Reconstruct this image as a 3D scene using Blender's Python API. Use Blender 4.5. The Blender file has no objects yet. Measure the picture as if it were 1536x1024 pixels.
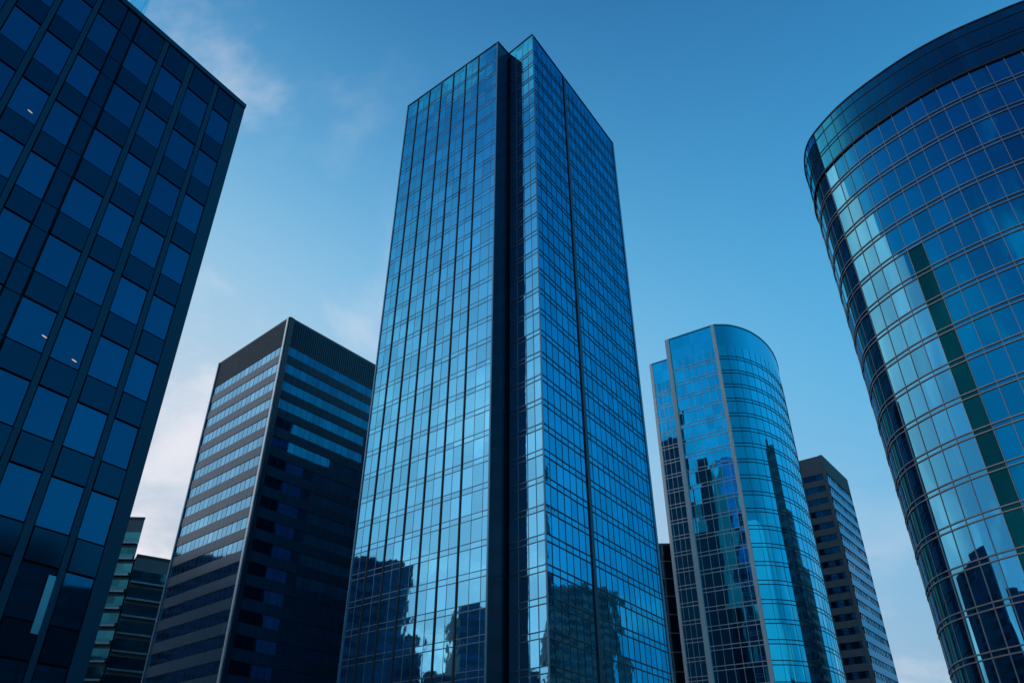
import bpy, math, random
from mathutils import Vector
random.seed(7)
sc = bpy.context.scene
col = sc.collection
R = math.radians

# ------------------------------------------------------------------ camera
cam = bpy.data.cameras.new('camera')
cam.sensor_width = 36.0
cam.lens = 26.97
cam.clip_start = 0.1
cam.clip_end = 20000.0
cam_o = bpy.data.objects.new('camera', cam)
cam_o.location = (0, 0, 1.7)
cam_o.rotation_euler = (R(90 + 33), 0, 0)
col.objects.link(cam_o)
sc.camera = cam_o

# ------------------------------------------------------------------ light
SUN_EL, SUN_AZ = 12.0, 44.0        # elevation; degrees to the left of straight ahead
se, sa = R(SUN_EL), R(SUN_AZ)
sun_dir = Vector((-math.sin(sa) * math.cos(se), math.cos(sa) * math.cos(se), math.sin(se)))
sl = bpy.data.lights.new('sun', 'SUN')
sl.energy = 0.9
sl.angle = R(4)
sl.color = (1.0, 0.86, 0.74)
slo = bpy.data.objects.new('sun', sl)
slo.rotation_euler = sun_dir.to_track_quat('Z', 'Y').to_euler()
slo.location = sun_dir * 300
col.objects.link(slo)

w = bpy.data.worlds.new('World')
sc.world = w
w.use_nodes = True
nt = w.node_tree
nt.nodes.clear()
def N(t, tp, **kw):
    n = t.nodes.new(tp)
    for k, v in kw.items():
        setattr(n, k, v)
    return n
def math_n(t, op, a, b=None, c=None, clamp=False):
    n = t.nodes.new('ShaderNodeMath'); n.operation = op; n.use_clamp = clamp
    for i, v in enumerate((a, b, c)):
        if v is None: continue
        if isinstance(v, (int, float)): n.inputs[i].default_value = v
        else: t.links.new(v, n.inputs[i])
    return n.outputs[0]
def mix_c(t, fac, a, b, mode='MIX'):
    n = t.nodes.new('ShaderNodeMix'); n.data_type = 'RGBA'; n.blend_type = mode
    for s, v in ((n.inputs[0], fac), (n.inputs[6], a), (n.inputs[7], b)):
        if isinstance(v, (int, float)): s.default_value = v
        elif isinstance(v, (tuple, list)): s.default_value = (*v[:3], 1.0)
        else: t.links.new(v, s)
    return n.outputs[2]
def smooth(t, v, lo, hi):
    n = t.nodes.new('ShaderNodeMapRange'); n.interpolation_type = 'SMOOTHSTEP'
    t.links.new(v, n.inputs[0])
    n.inputs[1].default_value = lo; n.inputs[2].default_value = hi
    n.inputs[3].default_value = 0.0; n.inputs[4].default_value = 1.0
    return n.outputs[0]

out = N(nt, 'ShaderNodeOutputWorld')
bg = N(nt, 'ShaderNodeBackground')
bg.inputs[1].default_value = 0.12
sky = N(nt, 'ShaderNodeTexSky', sky_type='NISHITA')
sky.sun_disc = False
sky.sun_elevation = se
sky.sun_rotation = -sa
sky.air_density = 1.0
sky.dust_density = 0.4
sky.ozone_density = 4.0
# the cool blue of the hour: a per-channel grade of the sky's own colour
sep = N(nt, 'ShaderNodeSeparateColor'); nt.links.new(sky.outputs[0], sep.inputs[0])
KS = 1.0 / (0.12 * 1.4142)
tc = N(nt, 'ShaderNodeTexCoord')
sx = N(nt, 'ShaderNodeSeparateXYZ'); nt.links.new(tc.outputs['Generated'], sx.inputs[0])
zp = math_n(nt, 'MAXIMUM', sx.outputs[2], 0.0)
zi = math_n(nt, 'SUBTRACT', 1.0, zp)
hump = math_n(nt, 'MULTIPLY', zp, zi)      # clear air is brightest half-way up
def gain(k): return math_n(nt, 'POWER', 2.71828, math_n(nt, 'ADD', math_n(nt, 'MULTIPLY', hump, k), math_n(nt, 'MULTIPLY', zi, 0.185)))
rr = math_n(nt, 'MULTIPLY', math_n(nt, 'POWER', sep.outputs[0], 1.022), 0.00279 * 1.1 * KS)
gg = math_n(nt, 'MULTIPLY', math_n(nt, 'MULTIPLY', math_n(nt, 'POWER', sep.outputs[1], 0.579), 0.0879 * KS), gain(5.163))
bb = math_n(nt, 'MULTIPLY', math_n(nt, 'MULTIPLY', math_n(nt, 'POWER', sep.outputs[2], 0.381), 0.1977 * KS), gain(3.614))
cmb = N(nt, 'ShaderNodeCombineColor')
away = math_n(nt, 'ADD', 1.0, math_n(nt, 'MULTIPLY', math_n(nt, 'MINIMUM', sx.outputs[1], 0.0), 0.65))   # unseen sky behind dimmed to darken the glass reflections
for i, v in enumerate((rr, gg, bb)): nt.links.new(math_n(nt, 'MULTIPLY', v, away), cmb.inputs[i])
# thin clouds, denser low down and towards the sun
zc = math_n(nt, 'ADD', math_n(nt, 'MAXIMUM', sx.outputs[2], 0.0), 0.22)
px = math_n(nt, 'DIVIDE', sx.outputs[0], zc)
py = math_n(nt, 'DIVIDE', sx.outputs[1], zc)
cv = N(nt, 'ShaderNodeCombineXYZ')
nt.links.new(px, cv.inputs[0]); nt.links.new(py, cv.inputs[1])
nz = N(nt, 'ShaderNodeTexNoise')
nz.inputs['Scale'].default_value = 1.9; nz.inputs['Detail'].default_value = 7.0
nz.inputs['Roughness'].default_value = 0.55; nz.inputs['Distortion'].default_value = 0.35
nt.links.new(cv.outputs[0], nz.inputs['Vector'])
# a pale high veil, thick near the horizon and on the sunward left
e1 = math_n(nt, 'MULTIPLY', math_n(nt, 'MULTIPLY', sx.outputs[0], math_n(nt, 'SUBTRACT', 1.0, sx.outputs[2])), -6.302)
e2 = math_n(nt, 'MULTIPLY', math_n(nt, 'MAXIMUM', sx.outputs[2], 0.0), -7.69)
e3 = math_n(nt, 'MULTIPLY', math_n(nt, 'MINIMUM', sx.outputs[1], 0.0), 3.6)     # veil thinned in the unseen sky behind, for darker reflections
ee = math_n(nt, 'ADD', math_n(nt, 'ADD', math_n(nt, 'ADD', e1, e2), e3), 3.682)
veil = math_n(nt, 'DIVIDE', 1.0, math_n(nt, 'ADD', 1.0, math_n(nt, 'POWER', 2.71828, math_n(nt, 'MULTIPLY', ee, -1.0))))
skyv = mix_c(nt, veil, cmb.outputs[0], (0.580 * KS, 0.627 * KS, 0.728 * KS))
puffs = smooth(nt, nz.outputs[0], 0.47, 0.66)
left = smooth(nt, sx.outputs[0], -0.02, -0.40)
low = smooth(nt, sx.outputs[2], 0.45, 0.05)
amount = math_n(nt, 'MULTIPLY', puffs, math_n(nt, 'ADD', math_n(nt, 'MULTIPLY', left, 1.0), math_n(nt, 'MULTIPLY', low, 0.45)), clamp=True)
ctint = mix_c(nt, low, (0.78 * KS, 0.80 * KS, 0.88 * KS), (1.02 * KS, 0.96 * KS, 0.95 * KS))      # whiter, a little warm, low down
skyc = mix_c(nt, amount, skyv, ctint)
nt.links.new(skyc, bg.inputs[0])
nt.links.new(bg.outputs[0], out.inputs[0])

vs = sc.view_settings
vs.view_transform = 'Standard'; vs.look = 'None'
vs.exposure = 0.5; vs.gamma = 1.0; vs.use_curve_mapping = False
sc.cycles.max_bounces = 8
sc.cycles.glossy_bounces = 5
sc.cycles.diffuse_bounces = 2
sc.cycles.sample_clamp_indirect = 6.0
sc.cycles.use_denoising = True

# ------------------------------------------------------------------ materials
def new_mat(name):
    m = bpy.data.materials.new(name); m.use_nodes = True
    m.node_tree.nodes.clear()
    return m, m.node_tree
def glass(name, facing, grazing, rough=0.03, wave=0.004, wscale=0.35, power=3.0, vary=0.12, body=(0.004, 0.012, 0.022), stretch=1.0):
    """mirror-coated facade glass: dark seen straight on, brighter at a slant"""
    m, t = new_mat(name)
    o = N(t, 'ShaderNodeOutputMaterial')
    lw = N(t, 'ShaderNodeLayerWeight'); lw.inputs[0].default_value = 0.5
    # facing output -> 1 - cos; shape it like a coated pane
    f = smooth(t, lw.outputs['Facing'], *power) if isinstance(power, tuple) else math_n(t, 'POWER', lw.outputs['Facing'], power, clamp=True)
    c = mix_c(t, f, facing, grazing)
    at = N(t, 'ShaderNodeAttribute', attribute_name='pane')
    k = math_n(t, 'ADD', math_n(t, 'MULTIPLY', at.outputs['Fac'], vary * 2), 1 - vary * 1.2)
    kc = N(t, 'ShaderNodeCombineColor')
    for i in range(3): t.links.new(k, kc.inputs[i])
    c = mix_c(t, 1.0, c, kc.outputs[0], 'MULTIPLY')
    tcn = N(t, 'ShaderNodeTexCoord')
    mp = N(t, 'ShaderNodeMapping'); mp.inputs['Scale'].default_value = (1, 1, stretch)
    t.links.new(tcn.outputs['Object'], mp.inputs[0])
    n1 = N(t, 'ShaderNodeTexNoise'); n1.inputs['Scale'].default_value = wscale; n1.inputs['Detail'].default_value = 2.5
    t.links.new(mp.outputs[0], n1.inputs['Vector'])
    bp = N(t, 'ShaderNodeBump'); bp.inputs['Strength'].default_value = 1.0; bp.inputs['Distance'].default_value = wave
    t.links.new(n1.outputs[0], bp.inputs['Height'])
    gl = N(t, 'ShaderNodeBsdfGlossy'); gl.inputs['Roughness'].default_value = rough
    t.links.new(c, gl.inputs[0]); t.links.new(bp.outputs[0], gl.inputs['Normal'])
    df = N(t, 'ShaderNodeBsdfDiffuse'); df.inputs[0].default_value = (*body, 1)
    ad = N(t, 'ShaderNodeAddShader')
    t.links.new(gl.outputs[0], ad.inputs[0]); t.links.new(df.outputs[0], ad.inputs[1])
    t.links.new(ad.outputs[0], o.inputs[0])
    return m
def solid(name, c, rough=0.5, metal=0.0, vary=0.25, scale=0.6, spec=0.5, stretch=(1, 1, 0.15), bump=0.0):
    m, t = new_mat(name)
    o = N(t, 'ShaderNodeOutputMaterial')
    p = N(t, 'ShaderNodeBsdfPrincipled')
    p.inputs['Roughness'].default_value = rough; p.inputs['Metallic'].default_value = metal
    p.inputs['Specular IOR Level'].default_value = spec
    tcn = N(t, 'ShaderNodeTexCoord')
    mp = N(t, 'ShaderNodeMapping'); mp.inputs['Scale'].default_value = stretch
    t.links.new(tcn.outputs['Object'], mp.inputs[0])
    n1 = N(t, 'ShaderNodeTexNoise'); n1.inputs['Scale'].default_value = scale; n1.inputs['Detail'].default_value = 5
    t.links.new(mp.outputs[0], n1.inputs['Vector'])
    cc = mix_c(t, n1.outputs[0], tuple(v * (1 - vary) for v in c), tuple(min(1, v * (1 + vary)) for v in c))
    at = N(t, 'ShaderNodeAttribute', attribute_name='pane')
    k = math_n(t, 'ADD', math_n(t, 'MULTIPLY', at.outputs['Fac'], 0.16), 0.92)
    kc = N(t, 'ShaderNodeCombineColor')
    for i in range(3): t.links.new(k, kc.inputs[i])
    cc = mix_c(t, 1.0, cc, kc.outputs[0], 'MULTIPLY')
    t.links.new(cc, p.inputs['Base Color'])
    if bump:
        bp = N(t, 'ShaderNodeBump'); bp.inputs['Distance'].default_value = bump
        t.links.new(n1.outputs[0], bp.inputs['Height']); t.links.new(bp.outputs[0], p.inputs['Normal'])
    t.links.new(p.outputs[0], o.inputs[0])
    return m
def lamp_mat(name, c, s):
    m, t = new_mat(name)
    o = N(t, 'ShaderNodeOutputMaterial'); e = N(t, 'ShaderNodeEmission')
    e.inputs[0].default_value = (*c, 1); e.inputs[1].default_value = s
    t.links.new(e.outputs[0], o.inputs[0])
    return m

M = {}
M['glass_tower'] = glass('mirror_glass_blue', (0.21, 0.70, 1.0), (0.002, 0.335, 0.55), 0.03, 0.013, 0.45, (0.26, 0.67))
M['glass_left'] = glass('navy_window_glass', (0.002, 0.095, 0.19), (0.15, 0.45, 0.6), 0.03, 0.005, 0.35, 5.0, 0.13)
M['spandrel_left'] = glass('navy_spandrel_glass', (0.001, 0.043, 0.078), (0.1, 0.28, 0.38), 0.10, 0.003, 0.3, 5.0, 0.08)
M['pier_left'] = solid('blue_black_metal', (0.005, 0.058, 0.108), 0.4, 0.3)
M['joint'] = solid('black_joint', (0.003, 0.010, 0.018), 0.8)
M['glass_mid'] = glass('ribbon_window_glass', (0.001, 0.105, 0.24), (0.25, 0.55, 0.75), 0.04, 0.005, 0.6, (0.30, 0.62), 0.12)
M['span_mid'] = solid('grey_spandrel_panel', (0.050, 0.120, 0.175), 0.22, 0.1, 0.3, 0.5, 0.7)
M['span_mid_shaded'] = solid('shaded_spandrel_panel', (0.001, 0.055, 0.115), 0.5, 0.0, 0.2, 0.5, 0.12)  # darker copy for the right face, its shade put into the colour
M['cap_mid'] = solid('slate_blue_louvres', (0.016, 0.055, 0.085), 0.45, 0.0, 0.2, 0.5, 0.2)
M['steel_bright'] = solid('brushed_steel_trim', (0.85, 0.85, 0.86), 0.35, 0.5, 0.1)
M['frame_dark'] = solid('dark_aluminium', (0.03, 0.045, 0.06), 0.4, 0.5)
M['frame_mid'] = solid('grey_aluminium', (0.15, 0.26, 0.34), 0.35, 0.85)
M['frame_lit'] = solid('lit_aluminium', (0.72, 0.72, 0.73), 0.4, 0.2)  # pale copy of the frame metal, its brighter reflection put into the colour
M['frame_light'] = solid('pale_aluminium', (0.33, 0.33, 0.335), 0.4, 0.4)
M['stone_rib'] = solid('beige_stone_rib', (0.86, 0.85, 0.85), 0.5, 0.0, 0.12, 0.9)
M['side_dark'] = solid('dark_blue_cladding', (0.004, 0.036, 0.075), 0.35, 0.2, 0.3, 0.4)
M['glass_rear'] = glass('pale_mirror_glass', (0.40, 0.85, 0.90), (0.5, 0.9, 0.95), 0.02, 0.006, 0.3, 2.0)
M['glass_round'] = glass('azure_mirror_glass', (0.02, 0.50, 0.72), (0.42, 0.86, 1.0), 0.02, 0.012, 0.40, 2.0, 0.1, stretch=0.2)
M['glass_cyl'] = glass('teal_mirror_glass', (0.04, 0.31, 0.56), (0.18, 0.60, 0.74), 0.015, 0.012, 0.45, (0.15, 0.46), 0.16, stretch=0.12)
M['glass_cyl_dim'] = glass('dim_reflection_glass', (0.0, 0.165, 0.375), (0.06, 0.46, 0.66), 0.015, 0.012, 0.45, (0.24, 0.6), 0.16, stretch=0.12)  # darker copy of the teal glass, the dimmer reflection put into its tint
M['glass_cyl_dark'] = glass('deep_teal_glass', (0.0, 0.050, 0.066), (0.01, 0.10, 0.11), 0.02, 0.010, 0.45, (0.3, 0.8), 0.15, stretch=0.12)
M['crown_cyl'] = glass('dim_reflection_crown_glass', (0.0, 0.070, 0.15), (0.06, 0.50, 0.66), 0.03, 0.008, 0.45, (0.26, 0.60), 0.1, stretch=0.12)  # tint deepened to stand for the dark sky the crown mirrors
M['taupe'] = solid('taupe_concrete', (0.155, 0.175, 0.19), 0.7, 0.0, 0.2, 0.5, 0.15, bump=0.01)
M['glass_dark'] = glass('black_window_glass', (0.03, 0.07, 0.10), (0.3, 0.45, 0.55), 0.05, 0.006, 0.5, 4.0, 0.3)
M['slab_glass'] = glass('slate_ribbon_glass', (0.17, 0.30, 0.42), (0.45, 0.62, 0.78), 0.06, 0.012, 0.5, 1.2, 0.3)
M['teal_conc'] = solid('weathered_teal_panel', (0.075, 0.14, 0.165), 0.6, 0.0, 0.3, 0.6)
M['teal_glass'] = glass('teal_flat_glass', (0.02, 0.13, 0.17), (0.2, 0.42, 0.5), 0.08, 0.015, 0.5, 3.0, 0.4)
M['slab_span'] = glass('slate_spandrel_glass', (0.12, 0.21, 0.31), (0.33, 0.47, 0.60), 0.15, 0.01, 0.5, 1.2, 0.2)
M['glass_block'] = glass('dull_black_glass', (0.012, 0.055, 0.085), (0.1, 0.22, 0.3), 0.1, 0.006, 0.5, 4.0, 0.3)
M['clad_teal'] = solid('dark_teal_cladding', (0.02, 0.07, 0.08), 0.5, 0.0, 0.3, 0.4)
M['sky_glass'] = glass('bright_blue_glass', (0.02, 0.55, 0.85), (0.2, 0.7, 0.95), 0.06, 0.02, 0.3, 2.0, 0.15)
M['streak_tint'] = glass('pale_reflected_streak', (0.30, 0.52, 0.60), (0.5, 0.8, 0.85), 0.3, 0.01, 0.6, 2.0, 0.1)
M['roof'] = solid('roof_gravel', (0.16, 0.16, 0.16), 0.9)
M['ground'] = solid('paving', (0.12, 0.12, 0.125), 0.85, 0.0, 0.3, 0.2, stretch=(1, 1, 1))
M['block'] = solid('dark_office_cladding', (0.030, 0.070, 0.105), 0.55, 0.0, 0.3, 0.4)
M['lamp'] = lamp_mat('warm_lamp', (1.0, 0.72, 0.55), 0.45)

# ------------------------------------------------------------------ builders
class MB:
    def __init__(s): s.v = []; s.f = []; s.mi = []; s.p = []; s.sm = []
    def quad(s, pts, mi=0, pane=0.5):
        b = len(s.v); s.v += [tuple(p) for p in pts]; s.f.append(tuple(range(b, b + len(pts))))
        s.mi.append(mi); s.p.append(pane); s.sm.append(False)
    def box_pts(s, b, mi=0, pane=0.5):   # b: 4 bottom points, 4 top points
        for idx in ((0, 1, 5, 4), (1, 2, 6, 5), (2, 3, 7, 6), (3, 0, 4, 7), (4, 5, 6, 7), (3, 2, 1, 0)):
            s.quad([b[i] for i in idx], mi, pane)
    def build(s, name, mats, parent=None, smooth=False):
        me = bpy.data.meshes.new(name)
        base = Vector((0, 0, 0))
        q = parent
        while q is not None:
            base += q.location; q = q.parent
        me.from_pydata([(x - base.x, y - base.y, z - base.z) for x, y, z in s.v], [], s.f)
        for m in (mats if isinstance(mats, (list, tuple)) else [mats]): me.materials.append(M[m])
        me.polygons.foreach_set('material_index', s.mi)
        a = me.attributes.new('pane', 'FLOAT', 'FACE'); a.data.foreach_set('value', s.p)
        if smooth: me.polygons.foreach_set('use_smooth', [True] * len(s.f))
        me.update()
        o = bpy.data.objects.new(name, me); col.objects.link(o)
        if parent is not None: o.parent = parent
        return o

def thing(name, label, cat, loc, group=None):
    o = bpy.data.objects.new(name, None); o.empty_display_size = 2
    o.location = loc; o['label'] = label; o['category'] = cat
    if group: o['group'] = group
    col.objects.link(o)
    return o

class Path:
    taper = None      # (centre, spread, height): walls that lean out a little towards the ground
    """a plan line walked left to right as seen from outside; outside is on its right hand"""
    def __init__(s, pts, curved=False, n=160):
        pts = [Vector((p[0], p[1])) for p in pts]
        if curved:
            q = [pts[0] * 2 - pts[1]] + pts + [pts[-1] * 2 - pts[-2]]
            d = []
            for i in range(1, len(q) - 2):
                for k in range(24):
                    t = k / 24; a, b, c, e = q[i - 1], q[i], q[i + 1], q[i + 2]
                    d.append(0.5 * ((2 * b) + (c - a) * t + (2 * a - 5 * b + 4 * c - e) * t * t + (3 * b - a - 3 * c + e) * t ** 3))
            d.append(pts[-1])
            for _ in range(10):     # fair the line
                d = [d[0]] + [(d[i - 1] + d[i] * 2 + d[i + 1]) / 4 for i in range(1, len(d) - 1)] + [d[-1]]
            pts = d
        s.curved = curved
        s.pts = pts
        s.L = [0.0]
        for a, b in zip(pts, pts[1:]): s.L.append(s.L[-1] + (b - a).length)
        s.len = s.L[-1]
        s.tan = []
        for i in range(len(pts)):
            a = pts[max(0, i - 1)]; b = pts[min(len(pts) - 1, i + 1)]
            s.tan.append((b - a).normalized())
    def at(s, u, z, off=0.0):
        u = min(max(u, 0.0), s.len)
        i = 0
        lo, hi = 0, len(s.L) - 2
        while lo < hi:
            m = (lo + hi + 1) // 2
            if s.L[m] <= u: lo = m
            else: hi = m - 1
        i = lo
        k = (u - s.L[i]) / max(1e-9, s.L[i + 1] - s.L[i])
        p = s.pts[i].lerp(s.pts[i + 1], k)
        t = s.tan[i].lerp(s.tan[i + 1], k).normalized() if s.curved else (s.pts[i + 1] - s.pts[i]).normalized()
        if s.taper:
            c, k, hh = s.taper; p = c + (p - c) * (1 + k * (1 - z / hh))
        return Vector((p.x + t.y * off, p.y - t.x * off, z))

def pane(mb, P, u0, u1, z0, z1, off=0.0, mi=0, tilt=0.0, pv=None):
    pv = random.random() if pv is None else pv
    a, b, c = (random.uniform(-tilt, tilt) for _ in range(3))
    mb.quad([P.at(u0, z0, off + a), P.at(u1, z0, off + b), P.at(u1, z1, off + b + c), P.at(u0, z1, off + a + c)], mi, pv)
def smooth_sheet(mb, P, u0, u1, zs, off, step, ubr, mi=0, dark=None):
    """shared-vertex curved sheet, cut at the mullions; pane value by mullion bay"""
    br = [u0] + [u for u in ubr if u0 + 0.01 < u < u1 - 0.01] + [u1]
    us = [u0]
    for a, b in zip(br, br[1:]):
        m = max(1, int(math.ceil((b - a) / step)))
        us += [a + (b - a) * i / m for i in range(1, m + 1)]
    n = len(us) - 1
    b = len(mb.v)
    for z in zs:
        for u in us: mb.v.append(tuple(P.at(u, z, off)))
    pv = {}
    for j in range(len(zs) - 1):
        for i in range(n):
            um = (us[i] + us[i + 1]) / 2
            k = (j, sum(1 for x in ubr if x < um))
            if k not in pv: pv[k] = random.random()
            q = b + j * (n + 1) + i
            d = dark(um, zs[j]) if dark else mi
            mb.f.append((q, q + 1, q + n + 2, q + n + 1)); mb.mi.append(d); mb.p.append(pv[k]); mb.sm.append(True)
def hbar(mb, P, u0, u1, z0, z1, o0, o1, mi=0, step=None):
    n = max(1, int(round((u1 - u0) / step))) if step else 1
    us = [u0 + (u1 - u0) * i / n for i in range(n + 1)]
    for a, b in zip(us, us[1:]):
        f = [P.at(a, z0, o1), P.at(b, z0, o1), P.at(b, z1, o1), P.at(a, z1, o1)]
        k = [P.at(a, z0, o0), P.at(b, z0, o0), P.at(b, z1, o0), P.at(a, z1, o0)]
        mb.quad(f, mi); mb.quad([k[0], k[1], f[1], f[0]], mi); mb.quad([f[3], f[2], k[2], k[3]], mi)
    a = us[0]; mb.quad([P.at(a, z0, o0), P.at(a, z0, o1), P.at(a, z1, o1), P.at(a, z1, o0)], mi)
    a = us[-1]; mb.quad([P.at(a, z0, o1), P.at(a, z0, o0), P.at(a, z1, o0), P.at(a, z1, o1)], mi)
def vbar(mb, P, u, wd, z0, z1, o0, o1, mi=0):
    hbar(mb, P, max(0, u - wd / 2), min(P.len, u + wd / 2), z0, z1, o0, o1, mi)
def roof_poly(pts, z, root, mat='roof', name='roof'):
    mb = MB(); mb.quad([(p[0], p[1], z) for p in pts]); return mb.build(name, mat, root)
def floor_bands(root, P, zs, ubr, glassm, framem, spandrel=1.0, th=0.14, tw=0.09, tilt=0.006, step=None, od=0.07, mull=True, name='window_band', u0=0.0, u1=None, split=True, dark=None):
    """one glazed band for each floor, each with its own frame"""
    u1 = P.len if u1 is None else u1
    br = [u0] + [u for u in ubr if u0 + 0.05 < u < u1 - 0.05] + [u1]
    for z0, z1 in zip(zs, zs[1:]):
        mb = MB()
        zz = [z0, z0 + spandrel, z1] if split else [z0, z1]
        if step:
            smooth_sheet(mb, P, u0, u1, zz, 0.0, step, ubr, 0, dark)
        else:
            for za, zb in zip(zz, zz[1:]):
                for a, b in zip(br, br[1:]): pane(mb, P, a, b, za, zb, 0.0, 0, tilt)
        o = mb.build(name, glassm, root, smooth=bool(step))
        fb = MB()
        hbar(fb, P, u0, u1, z0, z0 + th, -0.05, od, 0, step)
        if split: hbar(fb, P, u0, u1, z0 + spandrel - th, z0 + spandrel, -0.05, od, 0, step)
        if mull:
            for u in ubr:
                if u0 + 0.05 < u < u1 - 0.05: vbar(fb, P, u, tw, z0 + th, z1, -0.05, od * 0.6)
        fb.build('window_frame', framem, o)

Z0 = 1.7   # eye height: measured heights are above the eye
# ------------------------------------------------------------------ ground
g = MB(); g.quad([(-6000, -6000, 0), (6000, -6000, 0), (6000, 6000, 0), (-6000, 6000, 0)])
go = g.build('ground', 'ground'); go['kind'] = 'structure'

# ------------------------------------------------------------------ the tall tower
H = 140 + Z0
A, B_, E_, C_, D_ = [(v[0] * 140, v[1] * 140) for v in ((-.1695, .8395), (-.0207, .7195), (-.0050, .7400), (.0300, .7068), (.1730, .9190))]
t = Vector((B_[0] - A[0], B_[1] - A[1])).normalized(); nb = Vector((-t.y, t.x))    # nb points away from the camera
F_ = (D_[0] - t.x * 33.4, D_[1] - t.y * 33.4)
tw = thing('glass_tower', 'tallest glass tower in the middle with a dark vertical notch at its front corner', 'tower', (0, 118, 0))
nfl = 33
fh = 4.06
zs = [H - 1.6 - fh * i for i in range(nfl, -1, -1)]
PL, PS, PN, PR = Path([A, B_]), Path([B_, E_]), Path([E_, C_]), Path([C_, D_])
PB, PX = Path([D_, F_]), Path([F_, A])
for P in (PL, PS, PN, PR, PB, PX): P.taper = (Vector((2, 122)), 0.045, H)
lf = PL.len
fins = [lf - u for u in (5.3, 8.9, 12.5, 16.1, 19.7, 23.3)]
ub = sorted(fins + [lf - u for u in (1.25, 3.2, 7.1, 10.7, 14.3, 17.9, 21.5, 25.0)])
floor_bands(tw, PL, zs, [u for u in ub if u not in fins], 'glass_tower', 'frame_mid', 0.95, 0.11, 0.07, 0.012, od=0.045)
floor_bands(tw, PN, zs, [2.2, 4.0, 5.5], 'glass_tower', 'frame_mid', 0.95, 0.13, 0.10, 0.010, u0=0.55)
div = 12.7
floor_bands(tw, PR, zs, [1.8 * i for i in range(1, 20)], 'glass_tower', 'frame_dark', 1.15, 0.17, 0.08, 0.010)
for u in fins:
    mb = MB(); vbar(mb, PL, u, 0.20, zs[0], H, 0.0, 0.16); mb.build('fin', 'frame_dark', tw)
mb = MB(); vbar(mb, PR, div, 0.85, zs[0], H, 0.0, 0.2); mb.build('divider_strip', 'side_dark', tw)
# blank lower floors, crown band, notch wall, rear walls, roof
for P in (PL, PN, PR):
    mb = MB(); n = int(P.len / 3.5)
    for i in range(n): pane(mb, P, P.len * i / n, P.len * (i + 1) / n, 0, zs[0], 0, 0, 0.01)
    mb.build('lobby_glazing', 'glass_tower', tw)
    mb = MB(); n = int(P.len / 1.8)
    for i in range(n): pane(mb, P, P.len * i / n, P.len * (i + 1) / n, zs[-1], H, 0, 0, 0.01)
    o = mb.build('crown_glazing', 'glass_tower', tw)
    fb = MB(); hbar(fb, P, 0, P.len, H, H + 0.3, -0.4, 0.12); fb.build('coping', 'frame_dark', tw)
mb = MB()
for i in range(len(zs) - 1): pane(mb, PS, 0, PS.len, zs[i], zs[i + 1], 0, 0, 0.004)
pane(mb, PS, 0, PS.len, zs[-1], H, 0, 0); pane(mb, PS, 0, PS.len, 0, zs[0], 0, 0)
mb.build('side_cladding', 'side_dark', tw)
fb = MB(); hbar(fb, PS, 0, PS.len, H, H + 0.3, -0.4, 0.12); fb.build('coping', 'frame_dark', tw)
mb = MB(); pane(mb, PN, -0.0, 0.6, 0, H, -0.6); a = PN.at(0.55, 0, 0)
mb.quad([PN.at(0.55, 0, -0.6), PN.at(0.55, 0, 0), PN.at(0.55, H, 0), PN.at(0.55, H, -0.6)])
pe = PN.at(0, 0, -0.6)
mb.quad([PN.at(0, 0, 0), PN.at(0, 0, -0.6), PN.at(0, H, -0.6), PN.at(0, H, 0)])
mb.build('notch_slot', 'joint', tw)
def rear(P, solids, low='glass_rear'):
    us = sorted({0.0, P.len} | {v for q in solids for v in q[:2]} | {P.len * i / 12 for i in range(13)})
    gm, lm, g2 = MB(), MB(), MB()
    for a, b in zip(us, us[1:]):
        if b - a < 0.05: continue
        lim = max([q[2] for q in solids if q[0] - 0.01 <= a and b <= q[1] + 0.01] or [0.0])
        z = 0.0
        while z < H - 0.01:
            z1 = min(H, z + fh)
            if z1 <= lim + 0.1: pane(lm, P, a, b, z, z1, 0, 0, 0.0)
            else: pane(gm if z > 68 else g2, P, a, b, z, z1, 0, 0, 0.012)
            z = z1
    gm.build('rear_glazing', 'glass_rear', tw); g2.build('rear_glazing', low, tw); lm.build('unseen_dark_wall', 'side_dark', tw)
    fb = MB(); hbar(fb, P, 0, P.len, H, H + 0.3, -0.4, 0.12); fb.build('coping', 'frame_dark', tw)
rear(PB, [(17.3, PB.len, 106), (11.7, 15.0, 93), (15.0, 17.3, 72)])  # unseen dark areas laid out for what the curved tower mirrors
rear(PX, [(0, 12, 84), (12, 20, 77), (20, PX.len - 13, 70)], 'glass_left')  # unseen dark wall and dim lower glass, shaped for the ribbon tower's reflections
for P, u, mt, wd in ((PL, lf - 0.12, 'steel_bright', 0.24), (PR, 0.14, 'steel_bright', 0.28), (PL, 0.12, 'frame_mid', 0.24), (PR, PR.len - 0.3, 'frame_dark', 0.6)):
    mb = MB(); vbar(mb, P, u, wd, 0, H - 0.01, 0.0, 0.16); mb.build('corner_post', 'frame_mid', tw)
roof_poly([A, B_, E_, C_, D_, F_], H - 0.2, tw)

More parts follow.
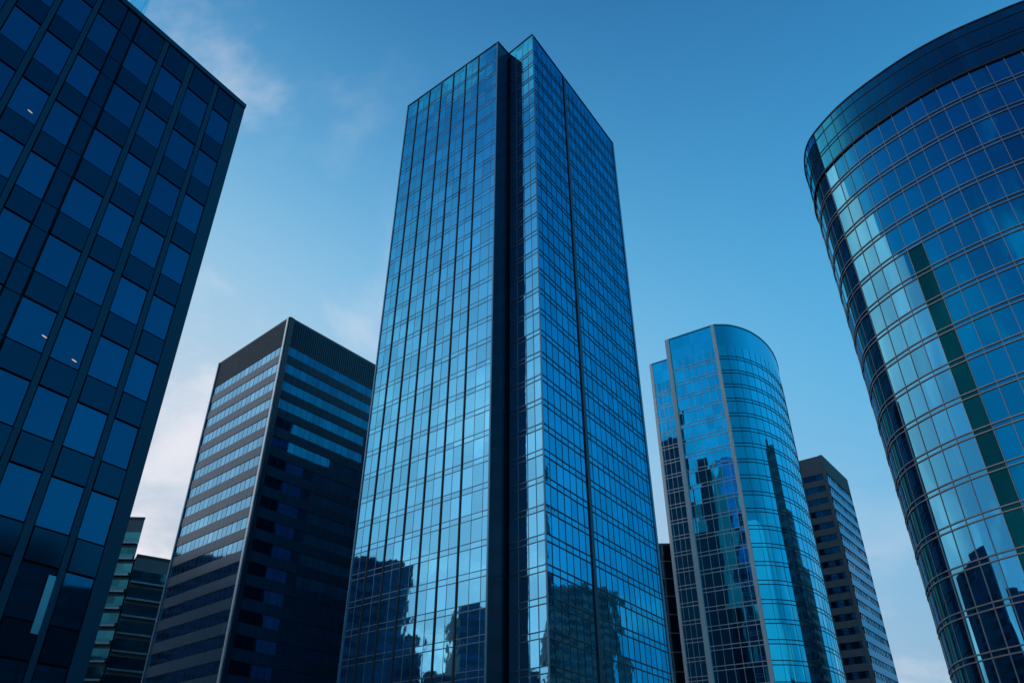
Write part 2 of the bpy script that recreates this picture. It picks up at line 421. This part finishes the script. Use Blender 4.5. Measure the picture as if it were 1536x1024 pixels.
# ------------------------------------------------------------------ dark block at the left
S = 40.0; HL = S + Z0
Lc = Vector((-.435 * S, .838 * S)); dl = Vector((-.531, -.847))
Q = Lc + dl * 46
lb = thing('office_block', 'navy office block with a grid of square windows filling the left edge', 'office building', (-40, 20, 0))
PF = Path([Q, Lc])
def U(u): return PF.len - u     # measured back from the right-hand corner
back = Vector((-.847, .531)) * 19
mb = MB()
for P in (PF, Path([Lc, Lc + back]), Path([Lc + back, Q + back]), Path([Q + back, Q])): pane(mb, P, 0, P.len, 0, HL, 0)
mb.build('wall', 'joint', lb)
roof_poly([Q, Lc, Lc + back, Q + back], HL - 0.05, lb)
mb = MB(); hbar(mb, PF, 0, PF.len, HL - 0.35, HL, -0.3, 0.205); mb.build('coping', 'pier_left', lb)
cols = [(0.78, 2.02), (2.40, 3.86), (4.32, 5.66), (6.04, 7.58), (8.50, 9.70), (10.05, 11.36), (11.72, 12.98)]
u = 13.4
while u < 44: cols.append((u, u + 1.30)); u += 1.72
narrow = (7.72, 8.40)
piers = [(0.0, 0.74)] + [(cols[i][1] + 0.08, cols[i + 1][0] - 0.03) for i in range(len(cols) - 1) if i != 3]
for a, b in piers:
    mb = MB(); hbar(mb, PF, U(b), U(a), 0, HL - 0.36, 0.0, 0.14); mb.build('pier', 'pier_left', lb)
NF = 11
wtop = [37.62 + Z0 - 3.545 * k for k in range(NF)]
for ci, (a, b) in enumerate(cols):
    hi = HL - 0.36
    for k in range(NF):
        zt = wtop[k]; zb_ = zt - 2.06
        if zb_ < 0.3: break
        if ci < 11:
            mb = MB(); hbar(mb, PF, U(b), U(a), zt + 0.09, hi, 0.0, 0.12); mb.build('spandrel_panel', 'spandrel_left', lb)
        hi = zb_ - 0.09
    mb = MB(); hbar(mb, PF, U(b), U(a), 0, hi, 0.0, 0.12); mb.build('spandrel_panel', 'spandrel_left', lb)
mb = MB()
hi = HL - 0.36
for k in range(NF):
    zt = wtop[k]; zb_ = zt - 2.06
    pane(mb, PF, U(narrow[1]), U(narrow[0]), zt + 0.03, hi, 0.1); pane(mb, PF, U(narrow[1]), U(narrow[0]), zb_, zt - 0.02, 0.1); hi = zb_ - 0.05
mb.build('narrow_panel', 'spandrel_left', lb)
rest = MB(); nwin = 0
for ci, (a, b) in enumerate(cols):
    for k in range(NF):
        zt = wtop[k]; zb_ = zt - 2.06
        if zb_ < 0.3: continue
        mb = MB() if nwin < 100 and ci < 10 else rest
        pane(mb, PF, U(b), U(a), zb_, zt, 0.07, 0, 0.008)
        if mb is not rest: mb.build('window', 'glass_left', lb); nwin += 1
ro = rest.build('window', 'glass_left', lb); ro['kind'] = 'stuff'
mb = MB(); pane(mb, PF, U(2.70), U(2.38), 6.75 + Z0, 9.0 + Z0, 0.125, 0, 0.0, 0.6); mb.build('reflected_streak', 'streak_tint', lb)  # pale panel added in place of a bright reflected streak
for u, z in ((10.46, 28.99), (6.18, 18.6), (4.63, 18.16)):
    mb = MB(); c = []
    for i in range(12):
        an = i * math.pi / 6; c.append(PF.at(U(u) + math.cos(an) * 0.13, z + Z0 + math.sin(an) * 0.035 + math.cos(an) * -0.02, 0.085))
    mb.quad(c); mb.build('ceiling_lamp', 'lamp', lb)

# ------------------------------------------------------------------ ribbon-window office behind it
S = 85.0; HM = S + Z0
Lm, Mm, Rm = (Vector((-.733, 1.641)) * S, Vector((-.506, 1.437)) * S, Vector((-.320, 1.677)) * S)
tl = (Mm - Lm).normalized(); away = Vector((-tl.y, tl.x))
tr = (Rm - Mm).normalized()
Bm = Rm + (Lm - Mm)
mo = thing('ribbon_window_tower', 'dark square-cornered office tower with horizontal ribbon windows and a pale steel corner edge', 'office building', (Mm.x - 5, Mm.y + 15, 0))
PML, PMR = Path([Lm, Mm]), Path([Mm, Rm])
fhm = 0.0440 * S
ztop = HM - 0.072 * S
k = 0
bands = []
while ztop - k * fhm > 4:
    z1 = ztop - k * fhm; bands.append((z1 - 0.54 * fhm, z1)); k += 1
for P, gm, sm, bay in ((PML, 'glass_mid', 'span_mid', 1.5), (PMR, 'glass_mid', 'span_mid_shaded', 1.5)):
    n = int(P.len / bay)
    hi = HM - 0.4
    for z0, z1 in bands:
        mb = MB()
        for i in range(n): pane(mb, P, P.len * i / n, P.len * (i + 1) / n, z0, z1, -0.07, 0, 0.005)
        o = mb.build('window_band', gm, mo)
        fb = MB()
        for i in range(1, n): vbar(fb, P, P.len * i / n, 0.05, z0, z1, -0.14, -0.045)
        hbar(fb, P, 0, P.len, z0 - 0.02, z0 + 0.07, -0.14, -0.04); hbar(fb, P, 0, P.len, z1 - 0.07, z1 + 0.02, -0.14, -0.04)
        fb.build('window_frame', 'frame_dark', o)
        mb = MB()
        cap = hi > HM - 1
        m = n * 3 if cap else n
        for i in range(m):
            if cap: hbar(mb, P, P.len * i / m + 0.07, P.len * (i + 1) / m - 0.07, z1, hi, -0.14, 0.03)
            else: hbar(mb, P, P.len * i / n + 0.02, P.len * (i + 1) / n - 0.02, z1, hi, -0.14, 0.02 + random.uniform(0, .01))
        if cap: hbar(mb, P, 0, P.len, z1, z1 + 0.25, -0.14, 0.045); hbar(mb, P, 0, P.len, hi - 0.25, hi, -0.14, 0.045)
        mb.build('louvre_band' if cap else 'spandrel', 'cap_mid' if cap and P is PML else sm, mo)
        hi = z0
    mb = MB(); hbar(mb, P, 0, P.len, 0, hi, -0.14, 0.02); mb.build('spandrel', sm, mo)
    mb = MB(); pane(mb, P, 0, P.len, 0, HM - 0.4, -0.17); mb.build('wall', 'joint', mo)
    mb = MB(); hbar(mb, P, 0, P.len, HM - 0.4, HM, -0.3, 0.08); mb.build('coping', 'frame_dark', mo)
for P in (Path([Rm, Bm]), Path([Bm, Lm])):
    mb = MB(); pane(mb, P, 0, P.len, 0, HM, 0); mb.build('wall', 'span_mid_shaded', mo)
mb = MB(); vbar(mb, PML, PML.len - 0.42, 0.5, 0, HM, 0.0, 0.22); mb.build('corner_post', 'steel_bright', mo)
mb = MB(); vbar(mb, PMR, 0.5, 0.9, 0, HM, 0.0, 0.2); mb.build('corner_post', 'side_dark', mo)
mb = MB(); vbar(mb, PML, 0.25, 0.4, 0, HM, 0.0, 0.2); mb.build('corner_post', 'frame_mid', mo)
roof_poly([Lm, Mm, Rm, Bm], HM - 0.1, mo)

# ------------------------------------------------------------------ curved tower right of the middle
S = 105.0; HR = S + Z0
rp = [Vector(p) * S for p in ((.468, 1.472), (.506, 1.474), (.55, 1.494), (.592, 1.530), (.629, 1.577), (.661, 1.635), (.688, 1.71), (.70, 1.80), (.68, 1.90), (.62, 1.97))]
W0, W1, K0, K1 = (Vector(p) * S for p in ((.347, 1.651), (.3855, 1.625), (.367, 1.540), (.468, 1.472)))
rt = thing('curved_tower', 'slim blue glass tower with a rounded right side and pale vertical ribs', 'tower', (60, 170, 0))
fr = 0.0358 * S
zr = [HR - 0.0565 * S - fr * i for i in range(24, -1, -1)]
PC, PK, PW = Path(rp, True), Path([K0, K1]), Path([W0, W1])
PKS = Path([W1, K0])
floor_bands(rt, PC, zr, [2.1 * i for i in range(1, 40)], 'glass_round', 'frame_dark', 0.95, 0.16, 0.05, step=0.7)
floor_bands(rt, PK, zr, [PK.len * i / 7 for i in range(1, 7)], 'glass_round', 'frame_lit', 0.95, 0.15, 0.07, 0.012)
floor_bands(rt, PW, zr, [PW.len * i / 4 for i in range(1, 4)], 'glass_round', 'frame_lit', 0.95, 0.16, 0.07, 0.012)
for P, st in ((PC, 0.7), (PK, None), (PW, None)):
    mb = MB()
    if st: smooth_sheet(mb, P, 0, P.len, [zr[-1], HR], 0, st, [])
    else: pane(mb, P, 0, P.len, zr[-1], HR)
    mb.build('crown_glazing', 'glass_round', rt, smooth=bool(st))
    mb = MB()
    if st: smooth_sheet(mb, P, 0, P.len, [0, zr[0]], 0, st, [])
    else: pane(mb, P, 0, P.len, 0, zr[0])
    mb.build('lobby_glazing', 'glass_round', rt, smooth=bool(st))
    mb = MB(); hbar(mb, P, 0, P.len, HR, HR + 0.35, -0.4, 0.12, 0, st); mb.build('coping', 'frame_mid', rt)
mb = MB(); pane(mb, PKS, 0, PKS.len, 0, HR); mb.build('side_cladding', 'stone_rib', rt)
end = rp[-1]; Wb = W0 + Vector((8, 38))
mb = MB()
for P in (Path([end, Wb]), Path([Wb, W0])): pane(mb, P, 0, P.len, 0, HR)
mb.build('rear_wall', 'side_dark', rt)
for P, u, wd, o in ((PK, 0.5, 1.0, 0.45), (PK, PK.len - 0.4, 0.8, 0.45), (PW, 0.3, 0.6, 0.4)):
    mb = MB(); vbar(mb, P, u, wd, 0, HR + 0.1, 0.0, o); mb.build('rib', 'stone_rib', rt)
roof_poly([W0, W1, K0, K1] + PC.pts[1::6] + [Wb], HR - 0.1, rt)

# ------------------------------------------------------------------ narrow slab behind the curved tower
S = 96.0; HS = S + Z0
Sm, Sr = Vector((.960, 2.185)) * S, Vector((1.110, 2.379)) * S
ts = (Sr - Sm).normalized(); Sl = Sm + Vector((-ts.y, ts.x)) * 20; Sb = Sr + Vector((-ts.y, ts.x)) * 20
so = thing('slab_office', 'narrow brown-grey slab office with dark window slots beside the curved tower', 'office building', (Sm.x, Sm.y + 15, 0))
PSL, PSR = Path([Sl, Sm]), Path([Sm, Sr])
fs = 0.0375 * S
zt = HS - 0.058 * S; hiL = hiR = HS
for P in (PSL, PSR):
    mb = MB(); pane(mb, P, 0, P.len, 0, HS - 0.2, -0.3); mb.build('wall', 'joint', so)
    hi = HS; k = 0
    while zt - k * fs > 4:
        z1 = zt - k * fs; z0 = z1 - 0.5 * fs; k += 1
        mb = MB(); n = int(P.len / (3.0 if P is PSL else 1.5))
        for i in range(n): pane(mb, P, P.len * i / n, P.len * (i + 1) / n, z0, z1, -0.2, 0, 0.014)
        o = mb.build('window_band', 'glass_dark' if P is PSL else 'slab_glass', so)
        fb = MB()
        for i in range(1, n): vbar(fb, P, P.len * i / n, 0.12, z0, z1, -0.22, -0.1)
        hbar(fb, P, 0, P.len, z0 - 0.02, z0 + 0.08, -0.22, -0.12); hbar(fb, P, 0, P.len, z1 - 0.08, z1 + 0.02, -0.22, -0.12)
        fb.build('window_frame', 'frame_dark', o)
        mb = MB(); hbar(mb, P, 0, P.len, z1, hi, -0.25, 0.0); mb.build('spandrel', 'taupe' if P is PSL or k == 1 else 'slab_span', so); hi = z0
    mb = MB(); hbar(mb, P, 0, P.len, 0, hi, -0.25, 0.0); mb.build('spandrel', 'taupe', so)
for P in (Path([Sr, Sb]), Path([Sb, Sl])):
    mb = MB(); pane(mb, P, 0, P.len, 0, HS); mb.build('wall', 'taupe', so)
mb = MB(); vbar(mb, PSL, PSL.len - 0.5, 1.0, 0, HS + 0.02, 0.002, 0.25); mb.build('corner_post', 'taupe', so)
roof_poly([Sl, Sm, Sr, Sb], HS, so)

# ------------------------------------------------------------------ big cylinder at the right edge
S = 80.0; HC = S + Z0
cp = [Vector(p) * S for p in ((.66, 1.10), (.590, 1.068), (.540, 1.015), (.515, .960), (.5075, .918), (.515, .881), (.533, .836), (.560, .794), (.601, .744), (.644, .706), (.688, .677), (.731, .652), (.80, .622), (.90, .592), (1.02, .575), (1.15, .575))]
PCY = Path(cp, True)
cy = thing('round_glass_building', 'huge round glass building with paired pale transom lines at the right edge', 'office building', (62, 66, 0))
fc = 0.0468 * S
zc_ = [HC - 0.088 * S - fc * i for i in range(19, -1, -1)]
bay = 1.75
def u_near(P, x, y):
    i = min(range(len(P.pts)), key=lambda k: (P.pts[k] - Vector((x, y))).length); return P.L[i]
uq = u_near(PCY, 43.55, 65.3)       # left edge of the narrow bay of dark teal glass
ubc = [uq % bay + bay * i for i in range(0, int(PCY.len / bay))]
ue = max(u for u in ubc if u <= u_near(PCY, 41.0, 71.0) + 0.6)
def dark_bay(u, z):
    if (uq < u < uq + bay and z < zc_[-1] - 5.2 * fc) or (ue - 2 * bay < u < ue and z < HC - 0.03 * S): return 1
    lim = uq - max(0.0, (z - (zc_[-1] - 6.5 * fc)) / fc) * 0.55 * bay  # darker copy steps left with height, standing for the reflection's gradient
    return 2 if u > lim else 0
floor_bands(cy, PCY, zc_, ubc, ['glass_cyl', 'glass_cyl_dark', 'glass_cyl_dim'], 'frame_light', 0.62, 0.11, 0.06, step=0.6, od=0.11, dark=dark_bay)
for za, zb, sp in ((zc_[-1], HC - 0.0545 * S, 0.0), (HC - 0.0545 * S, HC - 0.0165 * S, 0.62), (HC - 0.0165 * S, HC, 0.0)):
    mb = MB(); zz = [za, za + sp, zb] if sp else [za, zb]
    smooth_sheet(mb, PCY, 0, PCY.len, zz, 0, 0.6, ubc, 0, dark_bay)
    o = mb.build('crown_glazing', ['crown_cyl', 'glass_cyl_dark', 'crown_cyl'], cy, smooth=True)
    fb = MB(); hbar(fb, PCY, 0, PCY.len, zb - 0.05, zb + 0.04, -0.05, 0.06, 0, 0.6)
    if sp: hbar(fb, PCY, 0, PCY.len, za + sp - 0.09, za + sp, -0.05, 0.06, 0, 0.6)
    for u in ubc: vbar(fb, PCY, u, 0.05, za, zb, -0.05, 0.04)
    fb.build('window_frame', 'frame_dark', o)
mb = MB(); hbar(mb, PCY, 0, PCY.len, zc_[-1] - 0.14, zc_[-1] + 0.14, -0.05, 0.22, 0, 0.55); mb.build('ledge', 'frame_dark', cy)
mb = MB(); smooth_sheet(mb, PCY, 0, PCY.len, [0, zc_[0]], 0, 0.55, ubc); mb.build('lobby_glazing', 'glass_cyl', cy, smooth=True)
mb = MB(); hbar(mb, PCY, 0, PCY.len, HC, HC + 0.18, -0.4, 0.10, 0, 0.55); mb.build('coping', 'frame_dark', cy)
e0, e1 = PCY.pts[-1], PCY.pts[0]; eb = Vector((e0.x, e1.y))
mb = MB()
for P in (Path([e0, eb]), Path([eb, e1])): pane(mb, P, 0, P.len, 0, HC)
mb.build('rear_wall', 'glass_rear', cy)
roof_poly(PCY.pts[::6] + [e0, eb], HC - 0.05, cy)

# ------------------------------------------------------------------ apartments with balconies, low at the left
S = 60.0
def box_building(root, pts, z, fh_, wm, gm, bands=True, name_wall='wall', bayw=3.0, sides=None):
    n = len(pts)
    for i in range(n):
        P = Path([pts[i], pts[(i + 1) % n]])
        mb = MB(); pane(mb, P, 0, P.len, 0, z, 0, 0, 0, 0.5); mb.build(name_wall, wm, root)
        if not bands or (sides is not None and i not in sides): continue
        k = 1
        while z - k * fh_ > 2:
            z0 = z - k * fh_; mb = MB(); m = max(1, int(P.len / bayw))
            for q in range(m): pane(mb, P, P.len * q / m + 0.15, P.len * (q + 1) / m - 0.15, z0, z0 + fh_ * 0.55, 0.04, 0, 0.012)
            mb.build('window_band', gm, root); k += 1
    mb = MB(); mb.quad([(p[0], p[1], z - 0.03) for p in pts]); mb.build('roof', 'roof', root)
a0, a1 = Vector((-1.031, 1.999)), Vector((-.916, 1.992))
HA = 62.0 + Z0
ap = thing('apartment_building', 'distant teal apartment building with stacked balconies low beside the navy block', 'apartment building', (-66, 132, 0))
lowA, lowB = Vector((-97.4, 197.2)), Vector((-78, 211.0))
upA, upB = Vector((-118.0, 196.4)), Vector((-98.0, 197.6))
bk = Vector((-9, 15))
def balcony_part(P, z, gm, u0, u1):
    k = 0
    mb = MB(); pane(mb, P, u0, u1, 0, z); mb.build('wall', 'teal_conc', ap)
    while z - 3.4 - 4.15 * k > 6:
        z1 = z - 3.4 - 4.15 * k; k += 1
        mb = MB(); n = max(2, int((u1 - u0) / 2.2))
        for i in range(n):
            pane(mb, P, u0 + (u1 - u0) * i / n, u0 + (u1 - u0) * (i + 1) / n, z1 - 2.9, z1 - 0.4, 0.05, 0, 0.03)
        mb.build('window_band', gm, ap)
        mb = MB(); hbar(mb, P, u0, u1, z1 - 3.75, z1 - 3.3, 0.0, 1.3); sl_ = mb.build('balcony', 'frame_mid', ap)
        mb = MB(); hbar(mb, P, u0 + 0.1, u1 - 0.1, z1 - 3.29, z1 - 2.4, 1.1, 1.16); mb.build('balustrade', gm, sl_)
for (p0, p1, z) in ((lowA, lowB, HA), (upA, upB, 72 + Z0)):
    pts = [p0, p1, p1 + bk, p0 + bk]
    for i in (1, 2, 3):
        P = Path([pts[i], pts[(i + 1) % 4]]); mb = MB(); pane(mb, P, 0, P.len, 0, z); mb.build('wall', 'teal_conc', ap)
    P = Path([p0, p1]); balcony_part(P, z, 'teal_glass', 0, P.len)
    mb = MB(); mb.quad([(q[0], q[1], z - 0.03) for q in pts]); mb.build('roof', 'roof', ap)
    mb = MB(); hbar(mb, P, 0, P.len, z - 0.3, z + 0.3, -0.2, 0.25); mb.build('coping', 'frame_dark', ap)

# ------------------------------------------------------------------ far skyscraper whose side shows over the navy block's roof
k0 = Vector((-.522, .660)) * 300; kd = Vector((-.78, .62)) * 34; kn = Vector((-.68, .73)) * 26
sk = thing('skyscraper', 'light blue glass skyscraper only just showing above the roof of the navy block', 'skyscraper', (k0.x - 10, k0.y + 20, 0))
HK = 336.0
pts = [k0 + kd, k0, k0 + kn, k0 + kd + kn]
for i in range(4):
    P = Path([pts[i], pts[(i + 1) % 4]])
    for z0 in range(0, 336, 8):
        mb = MB(); n = 6
        for q in range(n): pane(mb, P, P.len * q / n, P.len * (q + 1) / n, z0, z0 + 8, 0, 0, 0.03)
        if i < 2: mb.build('window_band', 'sky_glass', sk)
        elif z0 == 0:
            mb = MB(); pane(mb, P, 0, P.len, 0, HK); mb.build('wall', 'side_dark', sk)
roof_poly(pts, HK - 0.1, sk)

# ------------------------------------------------------------------ low annex in the gap beside the curved tower
an = thing('annex_block', 'low dark glass annex in the gap between the tallest tower and the curved tower', 'office building', (36, 184, 0))
apts = [Vector((26, 178)), Vector((43, 178)), Vector((43, 192)), Vector((26, 192))]
P = Path(apts[:2])
for i in range(4):
    Pq = Path([apts[i], apts[(i + 1) % 4]])
    mb = MB(); pane(mb, Pq, 0, Pq.len, 0, 60.5, -0.05); mb.build('wall', 'joint', an)
for k in range(15):
    mb = MB()
    for q in range(6): pane(mb, P, P.len * q / 6, P.len * (q + 1) / 6, 60.2 - 4 * (k + 1), 60.2 - 4 * k, 0.03, 0, 0.012)
    o = mb.build('window_band', 'glass_dark', an)
    mb = MB(); hbar(mb, P, 0, P.len, 60.2 - 4 * k - 0.1, 60.2 - 4 * k + 0.1, 0, 0.12); mb.build('window_frame', 'frame_light', o)
roof_poly(apts, 60.5, an)

# ------------------------------------------------------------------ the rest of the street, met in the mirror glass
def block(label, x0, x1, y0, y1, z, wm='block', gm='glass_block', sides=(0, 1, 2, 3), plant=True, cat='office building'):
    b = thing('street_block', label, cat, ((x0 + x1) / 2, (y0 + y1) / 2, 0), 'buildings across the street')
    pts = [Vector((x0, y0)), Vector((x1, y0)), Vector((x1, y1)), Vector((x0, y1))]
    box_building(b, pts, z, 3.9, wm, gm, True, 'wall', 3.2, sides)
    if plant:
        for _ in range(3):
            w_, d_ = random.uniform(2, 5), random.uniform(3, 7)
            cx, cy = random.uniform(x0 + 3, x1 - 3) if x1 - x0 > 6 else (x0 + x1) / 2, random.uniform(y0 + 4, y1 - 4) if y1 - y0 > 8 else (y0 + y1) / 2
            hh = random.uniform(1.5, 4.0)
            mb = MB(); q = [(cx - w_ / 2, cy - d_ / 2, z - 0.03), (cx + w_ / 2, cy - d_ / 2, z - 0.03), (cx + w_ / 2, cy + d_ / 2, z - 0.03), (cx - w_ / 2, cy + d_ / 2, z - 0.03)]
            mb.box_pts(q + [(a, b_, c + hh) for a, b_, c in q]); mb.build('roof_plant', wm, b)
    return b
block('dark block mirrored low at the left end of the tallest tower', -178, -150, 98.5, 135, 78, sides=(0, 1))
block('lower dark wing beside the block mirrored in the tallest tower', -176, -150.5, 93.6, 98.2, 55, sides=(0, 1), plant=False)
block('dark block mirrored beside the notch at the foot of the tallest tower', -178, -150, 58, 81.6, 64, sides=(0, 1))
block('low dark block mirrored between two taller ones in the tallest tower', -172, -152, 82, 93.3, 43, sides=(1,))
block('broad dark block mirrored in the lower half of the ribbon-window tower', -300, -260, 150, 232, 106, sides=(0, 1))
block('dark block mirrored low on the right face of the tallest tower', 200, 232, 189, 221, 90, sides=(0, 3))
block('tall dark block mirrored as a stripe on the curved tower', 150, 170, 131, 166, 117, sides=(0, 3))
block('second dark block mirrored as a stripe on the curved tower', 260, 280, 176, 210, 133, sides=(0, 3), plant=False)
block('long dark block mirrored at the foot of the round glass building', -180, -150.5, 20, 57.5, 63, sides=(0, 1))
block('dark block mirrored low on the round glass building beside its dark bays', -182, -151, 135.4, 150, 69, sides=(0, 1))
block('long dark block mirrored at the foot of the navy block', 120, 150, 20.0, 70, 44, sides=(0, 3))
block('taller dark block mirrored in the lowest windows of the navy block', 120, 150, -30, 19.8, 52, sides=(0, 3))
